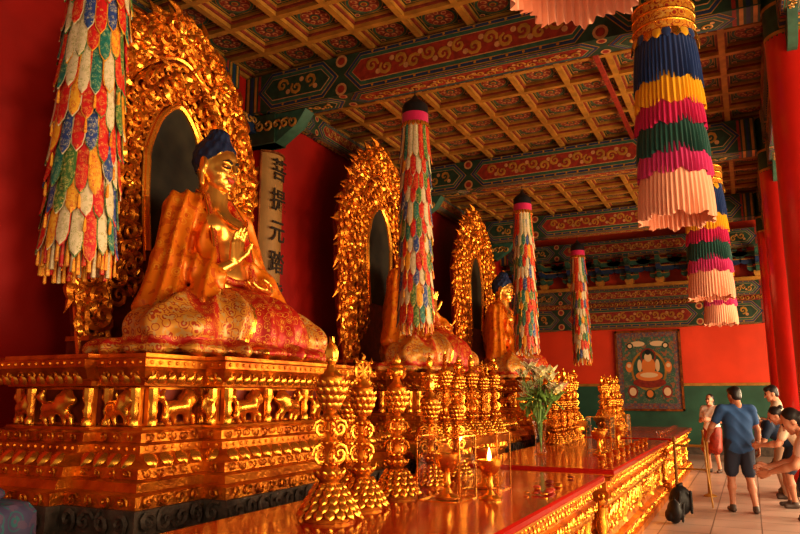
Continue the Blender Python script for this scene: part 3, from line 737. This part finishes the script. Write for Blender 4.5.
for i in range(18):
    x = rnd.uniform(-1.6, -1.4); y = rnd.uniform(5.3, 6.6)
    g.add(sphere(rnd.uniform(.015, .03), 8, 5), i % 3, TRS((x, y, .916), (0, 0, 0), (1.3, 1, .5)))
g.obj('scattered_offerings', [REDP, GOLD2, LIPS])
CUP = lathe([(.03, 0), (.032, .01), (.018, .03), (.03, .05), (.045, .09), (.04, .09), (.02, .05)], 14)
g = Geo()
for i in range(9): g.add(CUP, 0, Matrix.Translation((-1.5, 8.0+i*.45, .901))); g.add(CUP, 1, Matrix.Translation((-1.52, 13.6+i*.4, .901)))
g.obj('offering_cups', [GOLD2, GLASS])
# stool draped with violet-teal cloth beside the first pedestal
g = Geo(); CL = brocade('violet_cloth', (.06, .05, .12), (.02, .12, .14), (.10, .06, .12), 9, .7, .3)
n = 72; v = []; f = []
prof = [(.01, 1.03, 0), (.15, 1.03, 0), (.27, 1.01, 0), (.31, .96, .2), (.33, .7, .7), (.36, .35, 1), (.39, .02, 1.2)]
for (r, z, q) in prof:
    for k in range(n):
        a = 2*pi*k/n; sq = 1/max(abs(math.cos(a)), abs(math.sin(a)))**.6; rr = r*sq+.02*q*math.sin(14*a)
        v.append((rr*math.cos(a), rr*math.sin(a), z))
for j in range(len(prof)-1):
    for k in range(n): k2 = (k+1) % n; f.append((j*n+k, (j+1)*n+k, (j+1)*n+k2, j*n+k2))
g.add((v, f), 0); g.add(sphere(.14, 16, 10), 0, TRS((.02, .05, 1.06), (0, 0, 0), (1.2, 1, .4))); g.obj('cloth_draped_stool', [CL], (-4.12, 2.68, 0))

# ------------------------------------------------------------------ hanging strip banners
SN = list(SILK.keys())
def strip_banner(seed):
    rnd = random.Random(seed); g = Geo(); zt = 3.3
    g.add(lathe([(.02, zt+.16), (.06, zt+.10), (.16, zt+.02), (.185, zt-.02), (.185, zt-.28)], 20), 7)
    g.add(lathe([(.19, zt-.14), (.192, zt-.30)], 24), 8)
    for k in range(20): a = 2*pi*k/20; g.add(PETAL, 6, FRAME((.19*math.cos(a), .19*math.sin(a), zt-.28), (math.cos(a), math.sin(a), .2), pi, (.06, .09, .04)))
    rows = 11; n = 17; stp = .232
    order = ['red', 'white', 'teal', 'red', 'yellow', 'red', 'blue', 'white', 'green', 'red', 'white', 'teal', 'red', 'white', 'blue', 'red', 'green']
    for rw in range(rows):
        z1 = zt-.26-rw*stp; r = .175+.030*(rw/rows)
        for k in range(n):
            a = 2*pi*(k+.5*(rw % 2))/n; c = SN.index(order[(k*3+rw*5+rnd.randint(0, 2)) % 17])
            w = .034+.004*rw/rows; L = .58+rnd.uniform(-.05, .06); o = rnd.uniform(.0, .025)
            edge = rnd.choice((1, 1, 3, 0, 5)) if c != 1 else rnd.choice((0, 3, 5))
            for (ww, off, mi) in ((w, 0, edge), (w-.006, .003, c)):
                v = []; f = []; prof = [(0, 1), (.25, 1), (.5, 1), (.80, 1.08), (.91, .8), (1, .05)]
                for j, (t, q) in enumerate(prof):
                    rr = r+off+o*t+.035*t*t
                    if off and t == 1: t = .98
                    for s in (-1, 0, 1):
                        pr = rr+(.009 if s == 0 else 0); aa = a+s*ww*q/r
                        v.append((pr*math.cos(aa), pr*math.sin(aa), z1-L*t))
                for j in range(5):
                    for s in (0, 1): i0 = j*3+s; f.append((i0, i0+1, i0+4, i0+3))
                g.add((v, f), mi)
            if rw > 4 and k % 3 == 0:
                g.add(lathe([(.003, 0), (.009, -.02), (.012, -.09), (.002, -.10)], 5), 3, Matrix.Translation(((r+.05)*math.cos(a), (r+.05)*math.sin(a), z1-L)))
    for k in range(40):
        a = 2*pi*k/40; r = .215; zb = zt-.26-(rows-1)*stp-.52+rnd.uniform(-.06, .05)
        g.add(lathe([(.002, zb+.06), (.010, zb+.04), (.011, zb-.02), (.015, zb-.14), (.003, zb-.145)], 6), (3, 0, 3, 1)[k % 4], Matrix.Translation((r*math.cos(a), r*math.sin(a), 0)))
    g.add(lathe([(.17, zt-.28), (.17, zt-3.0)], 16), 0)
    g.add(tube([(0, 0, zt+.15), (0, 0, zt+.27)], .008, 5), 7)
    return g
MAG = mat('magenta_silk', (.55, .010, .10), .45, 0, sheen=.3)
smats = [SILK[k] for k in SN]+[GOLD2, BLACK, MAG]
for i, y in enumerate(YS):
    strip_banner(i+1).obj('strip_banner', smats, (-4.07 if i == 0 else -3.99, y, 2.42 if i else 2.40))

# tiered valance banners
NAVY = mat('navy_silk', (.015, .045, .17), .42, 0, sheen=.3); YEL = mat('yellow_silk', (.84, .44, .008), .42, 0, sheen=.3)
DGR = mat('green_silk', (.012, .08, .06), .42, 0, sheen=.3); LIL = mat('rose_silk', (.55, .03, .16), .45, 0, sheen=.3); PALE = mat('pale_pink_silk', (.84, .42, .26), .5, 0, sheen=.3)
HEADB = brocade('banner_head_brocade', (.72, .32, .03), (.40, .03, .015), (.78, .45, .09), 12, .45, .35)
def valance(rope):
    g = Geo(); zt = 2.5
    g.add(lathe([(.02, zt+.12), (.12, zt+.06), (.30, zt+.02), (.335, zt-.02), (.335, zt-.40)], 32), 0)
    for z in (zt-.02, zt-.14, zt-.27, zt-.38):
        g.add(lathe([(.335, z-.018), (.35, z), (.335, z+.018)], 32), 1)
    for k in range(22): a = 2*pi*k/22; g.add(PETAL, (1, 3, 2)[k % 3], FRAME((.345*math.cos(a), .345*math.sin(a), zt-.38), (math.cos(a), math.sin(a), .15), pi, (.10, .12, .05)))
    tiers = [(2, .44, .52), (3, .84, .40), (4, 1.14, .34), (5, 1.38, .42), (6, 1.68, .34), (7, 1.94, .54)]
    for ti, (mi, z0, L) in enumerate(tiers):
        n = 300; v = []; f = []; rowsn = 8
        for j in range(rowsn):
            t = j/(rowsn-1)
            for k in range(n):
                a = 2*pi*k/n; amp = .004+.017*t
                r = .320+.030*t+.006*ti+amp*math.sin(46*a+ti+1.5*math.sin(3*a+ti)+.8*math.sin(7*a))+.010*t*math.sin(5*a+ti*2)+.02*math.sin(pi*t)*.5
                v.append((r*math.cos(a), r*math.sin(a), zt-z0-L*t-.022*t*math.sin(9*a+ti)-.012*t*math.sin(17*a+2*ti)))
        for j in range(rowsn-1):
            for k in range(n): k2 = (k+1) % n; f.append((j*n+k, j*n+k2, (j+1)*n+k2, (j+1)*n+k))
        g.add((v, f), mi)
    g.add(tube([(0, 0, zt+.1), (0, 0, zt+.12+rope)], .01, 5), 1)
    g.add(lathe([(.30, zt-.4), (.30, zt-2.2)], 24), 7)
    return g
vmt = [HEADB, GOLD2, NAVY, YEL, MAG, DGR, LIL, PALE]
for (x, y, z) in ((-.67, 3.66, 3.85), (-.555, 7.95, 3.47), (-.48, YS[2], 3.36), (-.50, YS[3], 3.36)):
    top = z+2.62; hook = 5.998 if y in YS else 6.65
    valance(max(.01, hook-top)).obj('valance_banner', vmt, (x, y, z), angle=80)

# ------------------------------------------------------------------ thangka on far wall
def thangka(x, z, w, h):
    e = empty('thangka_painting', (x, YF-.03, z))
    T1 = brocade('thangka_ground', (.05, .12, .08), (.12, .20, .12), (.30, .12, .05), 7, .6, .3)
    TB = brocade('thangka_border', (.10, .09, .13), (.40, .20, .06), (.25, .04, .03), 14, .6, .3)
    g = Geo(); M = FRAME((0, 0, 0), (0, -1, 0))
    g.add(box(-w/2, w/2, -h/2, h/2, 0, .03), 0, M)
    for a, b_, c, d in ((-w/2, w/2, h/2-.06, h/2), (-w/2, w/2, -h/2, -h/2+.06), (-w/2, -w/2+.06, -h/2, h/2), (w/2-.06, w/2, -h/2, h/2)): g.add(box(a, b_, c, d, 0, .07), 1, M)
    g.add(box(-w/2+.2, w/2-.2, -h/2+.22, h/2-.2, 0, .04), 2, M)
    def D(r, x, y, sx_, sy_, mi, z): g.add(disc(r, 28), mi, M @ Matrix.Translation((x, y, z)) @ Matrix.Diagonal((sx_, sy_, 1, 1)))
    D(.5, 0, .0, 1, 1.2, 3, .044); D(.44, 0, 0, 1, 1.2, 4, .047); D(.22, 0, .42, 1, 1.05, 5, .050); D(.18, 0, .42, 1, 1, 6, .052)
    D(.12, 0, .38, .9, 1.1, 7, .056); D(.20, 0, .12, 1, 1.3, 8, .055); D(.36, 0, -.16, 1.05, .42, 8, .057); D(.25, 0, -.14, 1.0, .3, 7, .060); D(.42, 0, -.36, 1.1, .35, 5, .054); D(.08, 0, .53, 1, 1, 9, .058)
    for s in (-1, 1):
        D(.09, s*.25, .14, .7, 2, 7, .058); D(.1, s*.48, -.62, 1, 1.2, 7, .05); D(.14, s*.48, -.62, 1, 1.3, 5, .047); D(.1, s*.5, .72, 1, 1, 6, .047); D(.06, s*.5, .72, 1, 1, 7, .05)
        D(.12, s*.55, .1, .8, 1.3, 8, .046); D(.06, s*.55, .14, 1, 1, 7, .05); D(.16, s*.28, .78, 1.3, .5, 7, .046)
    D(.15, 0, -.7, 1, 1, 6, .047); D(.09, 0, -.68, 1, 1.2, 8, .05)
    g.obj('picture', [TB, GOLDD, T1, OCHRE, TEAL, REDP, DGREEN, mat('flesh_paint', (.75, .55, .32), .6), mat('orange_paint', (.7, .22, .04), .6), BLACK], parent=e)
thangka(-2.62, 2.36, 1.85, 2.35)

# ------------------------------------------------------------------ people
def ik(a, c, l1, l2, pole):
    a = np.array(a, float); c = np.array(c, float); d = c-a; L = np.linalg.norm(d); L2 = min(L, l1+l2-.002); d = d/L
    if L > L2: c = a+d*L2
    x = (l1*l1-l2*l2+L2*L2)/(2*L2); h = math.sqrt(max(0, l1*l1-x*x))
    p = np.array(pole, float); p = p-d*(p@d); p /= np.linalg.norm(p)+1e-9
    return a+d*x+p*h, c
HEADS = {}
def head_mesh(style):
    if style in HEADS: return HEADS[style]
    p = [P_ell((0, -.01, .015), (.070, .088, .105), 0), P_ell((0, .035, -.055), (.048, .048, .055), 0), P_ell((0, .04, .0), (.058, .05, .06), 0), P_cap((0, .088, .005), (0, .104, -.022), .007, .012, 0),
         P_cap((0, -.02, -.06), (0, -.035, -.16), .050, .055, 0), P_cap((-.018, .083, -.053), (.018, .083, -.053), .007, None, 2), P_ell((0, .072, -.088), (.022, .018, .016), 0)]
    for s in (-1, 1): p += [P_ell((s*.073, -.01, -.01), (.009, .02, .030), 0), P_ell((s*.028, .084, .012), (.013, .008, .006), 3), P_cap((s*.016, .090, .032), (s*.042, .082, .03), .0045, .004, 1)]
    p += [P_ell((0, -.035, .045), (.080, .086, .092), 1)]
    if style == 'bun': p += [P_ell((0, -.135, .06), (.035, .035, .035), 1), P_ell((0, -.06, -.02), (.072, .06, .08), 1)]
    if style == 'long': p += [P_cap((0, -.065, .0), (0, -.09, -.22), .075, .05, 1)]
    if style == 'short': p += [P_ell((0, -.055, -.005), (.072, .055, .072), 1), P_ell((0, .02, .085), (.066, .065, .045), 1)]
    HEADS[style] = surf(p, .006, .012); return HEADS[style]
LIPM = mat('lips', (.5, .16, .12), .5)
def person(name, loc, rot, skin, hair, shirt, pants, shoes, bend=0., head=(0, 0), wrists=None, feet=None, style='short', long_pants=False, height=1.7, sleeve=.55, skirt=False, wide=1., pelvis=None, curl=.6):
    """facing +Y local"""
    k = height/1.7
    pel = np.array(pelvis if pelvis is not None else (0, 0, .93))
    c, s = math.cos(bend), math.sin(bend)
    def up(x, y, z): return pel+np.array((x, y*c+z*s, -y*s+z*c))
    sh = {q: up(q*.165*wide, -.01, .455) for q in (-1, 1)}
    feet = feet or {-1: (-.11, .0, .08), 1: (.11, .0, .08)}
    wr = wrists or {-1: (-.25, .10, .84), 1: (.25, .10, .84)}
    SK, SH, PA, SHO = 0, 1, 2, 3
    P = [P_cap(pel+np.array((-.075, 0, 0)), pel+np.array((.075, 0, 0)), .115*wide, None, PA), P_cap(up(-.05, 0, -.01), up(-.06, 0, .28), .125*wide, .112*wide, SH), P_cap(up(.05, 0, -.01), up(.06, 0, .28), .125*wide, .112*wide, SH),
         P_cap(up(-.08, .0, .34), up(.08, .0, .34), .115, None, SH), P_cap(sh[-1]+0, sh[1]+0, .07, None, SH), P_cap(up(0, 0, .42), up(0, .01, .55), .058, .05, SK)]
    for q in (-1, 1):
        hip = pel+np.array((q*.085, 0, -.02)); kn, an = ik(hip, feet[q], .43, .42, (0, 1, 0))
        if long_pants: P += [P_cap(hip, kn, .098, .07, PA), P_cap(kn, an, .07, .055, PA)]
        elif skirt: P += [P_cap(hip, kn*.9+hip*.1, .12, .14, PA), P_cap(kn, an, .052, .034, SK)]
        else: P += [P_cap(hip, hip+(kn-hip)*.85, .105, .092, PA), P_cap(hip+(kn-hip)*.7, kn, .065, .052, SK), P_cap(kn, kn+(an-kn)*.4, .050, .054, SK), P_cap(kn+(an-kn)*.4, an, .052, .032, SK)]
        P += [P_cap(an+np.array((0, -.03, -.045)), an+np.array((q*.02, .13, -.05)), .036, .032, SHO), P_cap(an, an+np.array((0, 0, -.03)), .036, .038, SHO)]
        el, wrp = ik(sh[q], wr[q], .29, .26, (q*.5, -.6, -.5))
        P += [P_cap(sh[q], sh[q]+(el-sh[q])*sleeve, .068, .064, SH), P_cap(sh[q], el, .046, .038, SK), P_cap(el, el+(wrp-el)*.35, .038, .037, SK), P_cap(el+(wrp-el)*.35, wrp, .037, .025, SK)]
        d = Vector(wrp-el).normalized(); pn = Vector((-q, 0, 0)); pn = (pn-d*pn.dot(d)).normalized(); xx = pn.cross(d)
        M = Matrix((xx, pn, d)).transposed().to_4x4(); M.translation = Vector(wrp)
        V, Q, mi = surf(hand_parts(M, 1, curl, 1 if xx.y > 0 else -1), .0055, .006)
        if q == -1: hands = Geo()
        hands.add((V, Q.tolist()), 0)
    V, Q, mi = surf(P, .0125, .03)
    N = vnormals(V, Q); vm = np.zeros(len(V), int)
    for i in range(4): vm[Q[:, i]] = mi
    x, y, z = V.T
    V = V+N*((vm == 1)*.012*(ridge(16*z+9*x+6*y+1.5*np.sin(9*x))-.4)+(vm == 2)*.009*(ridge(24*x+6*z+8*y)-.4))[:, None]
    V[:, 2] = np.maximum(V[:, 2], 0)
    e = empty(name, loc, rot, k)
    g = Geo(); g.add((V, Q.tolist(), mi.tolist()), None); g.obj('body', [skin, shirt, pants, shoes], parent=e, angle=70)
    hands.obj('hands', [skin], parent=e, angle=70)
    V, Q, mi = head_mesh(style); g = Geo(); hc = up(0, .025, .64)
    M = Matrix.Translation(hc) @ Matrix.Rotation(head[1], 4, 'Z') @ Matrix.Rotation(-(bend*.85+head[0]), 4, 'X')
    g.add((V, Q.tolist(), mi.tolist()), None, M); g.obj('head', [skin, hair, LIPM, BLACK], parent=e, angle=70)
    return e
SKN = mat('skin', (.60, .29, .18), .5); SKN2 = mat('skin_tan', (.48, .21, .12), .5)
HBL = mat('black_hair', (.015, .01, .01), .4); HGR = mat('grey_hair', (.07, .055, .05), .5)
NVY = mat('blue_cotton', (.03, .09, .24), .8); DNV = mat('dark_navy_cotton', (.012, .025, .06), .8); DRK = mat('dark_shorts', (.025, .03, .055), .8)
CRM = mat('cream_cotton', (.62, .50, .38), .8); PNK = mat('blush_blouse', (.74, .56, .50), .7); WHT = mat('white_cotton', (.80, .74, .68), .8); SHOE = mat('shoe_leather', (.08, .05, .04), .5); TAN = mat('tan_cotton', (.40, .26, .18), .8)
BRN = mat('brown_trousers', (.08, .04, .03), .8)
person('standing_man', (-.20, 11.45, 0), .25, SKN2, HBL, NVY, DRK, SHOE, bend=.06, head=(.15, .5), wrists={-1: (-.34, .28, 1.0), 1: (.28, .12, .86)}, feet={-1: (-.13, .05, .08), 1: (.13, -.08, .08)}, height=1.76, wide=1.15)
Geo().add(tube([(.05, 0, 0), (0, 0, .55), (-.02, 0, 1.12)], [.012, .012, .016], 8), 0).obj('walking_stick', [OCHRE], (-.67, 11.72, 0))
person('bowing_man', (.45, 12.3, 0), pi/2+.2, SKN2, HGR, DNV, DRK, SHOE, bend=1.0, head=(-.1, .1), wrists={-1: (-.12, .62, .88), 1: (.12, .62, .88)}, pelvis=(0, -.10, .92), height=1.72, wide=1.1)
person('standing_visitor', (.42, 13.3, 0), pi/2, SKN, HBL, CRM, TAN, SHOE, bend=.12, head=(.2, .2), wrists={-1: (-.1, .38, 1.2), 1: (.1, .38, 1.2)}, height=1.80, long_pants=True, style='short')
person('visitor_in_prayer', (.60, 11.1, 0), pi/2-.1, SKN, HBL, CRM, DRK, SHOE, bend=.65, head=(.1, .1), wrists={-1: (-.08, .55, 1.0), 1: (.08, .55, 1.0)}, pelvis=(0, -.08, .92), height=1.62, style='bun', long_pants=True)
person('leaning_woman', (.58, 7.68, 0), pi/2-.05, SKN, HBL, PNK, BRN, SHOE, bend=.50, head=(.2, .1), wrists={-1: (-.10, .50, .98), 1: (.10, .52, 1.02)}, pelvis=(0, -.06, .92), height=1.60, style='long', long_pants=True, sleeve=.5)
person('distant_woman', (-.80, 17.0, 0), 2.7, SKN, HBL, WHT, REDP, SHOE, head=(0, 0), wrists={-1: (-.10, .25, 1.15), 1: (.10, .25, 1.15)}, height=1.66, style='long', skirt=True)

g = Geo()
for x in (-1.22, -.72):
    g.add(lathe([(.10, 0), (.10, .02), (.03, .05), (.025, .4), (.035, .45), (.025, .5), (.025, .84), (.04, .87), (.03, .92), (.005, .95)], 14), 0, Matrix.Translation((x, 13.0, 0)))
g.add(tube([(-1.22, 13.0, .80), (-.72, 13.0, .80)], .022, 8), 0); g.add(tube([(-1.22, 13.0, .42), (-.72, 13.0, .42)], .016, 8), 0)
g.obj('barrier_rail', [OCHRE])
bp_ = surf([P_ell((0, 0, .20), (.16, .12, .2)), P_ell((0, .1, .14), (.11, .06, .1)), P_cap((-.1, -.1, .05), (-.08, -.13, .33), .02), P_cap((.1, -.1, .05), (.08, -.13, .33), .02), P_cap((-.03, 0, .40), (.03, 0, .42), .02)], .012, .02)
g = Geo(); V = bp_[0]; V[:, 2] = np.maximum(V[:, 2], 0); g.add((V, bp_[1].tolist()), 0); g.obj('backpack', [BLACK], (-.98, 10.8, 0), rot=.6)
bpm = bpy.data.objects['backpack'].data; put('backpack', bpm, (-1.0, 10.1, 0), rot=2., scale=.75)

# ------------------------------------------------------------------ lights
def area(name, loc, target, sx_, sy_, e, col):
    l = bpy.data.lights.new(name, 'AREA'); l.shape = 'RECTANGLE'; l.size = sx_; l.size_y = sy_; l.energy = e; l.color = col
    o = bpy.data.objects.new(name, l); COL.objects.link(o); o.location = loc
    o.rotation_euler = (Vector(target)-Vector(loc)).to_track_quat('-Z', 'Y').to_euler(); return o
W1 = (1, .76, .47)
for i, y in enumerate((.6, 5.9, 11.3, 16.6)):
    area('doorway_daylight', (4.6, y, 2.2), (-5, y+.3, 3.0), 3.0, 3.4, (270, 450, 450, 700)[i], W1)
area('camera_side_fill', (-.3, -3.2, 3.0), (-3.0, 8, 2.4), 2.4, 2.6, 75, W1)  # fill lamp added on the camera side to brighten the near Buddha
area('floor_bounce_fill', (2.4, 9, .06), (1.6, 9, 6), 2.2, 20, 150, (1, .70, .40))  # added upward fill lamp, imitates light bouncing off the floor onto the ceiling
fl = bpy.data.lights.new('lamp_flame', 'POINT'); fl.energy = 4; fl.color = (1, .5, .15); fl.shadow_soft_size = .03
o = bpy.data.objects.new('lamp_flame', fl); COL.objects.link(o); o.location = (-1.72, 4.95, 1.32)
w = bpy.data.worlds.new('world'); sc.world = w; w.use_nodes = True
w.node_tree.nodes['Background'].inputs[0].default_value = (1, .78, .52, 1); w.node_tree.nodes['Background'].inputs[1].default_value = .36
sc.view_settings.view_transform = 'Standard'; sc.view_settings.look = 'None'; sc.view_settings.exposure = .28; sc.view_settings.gamma = .88
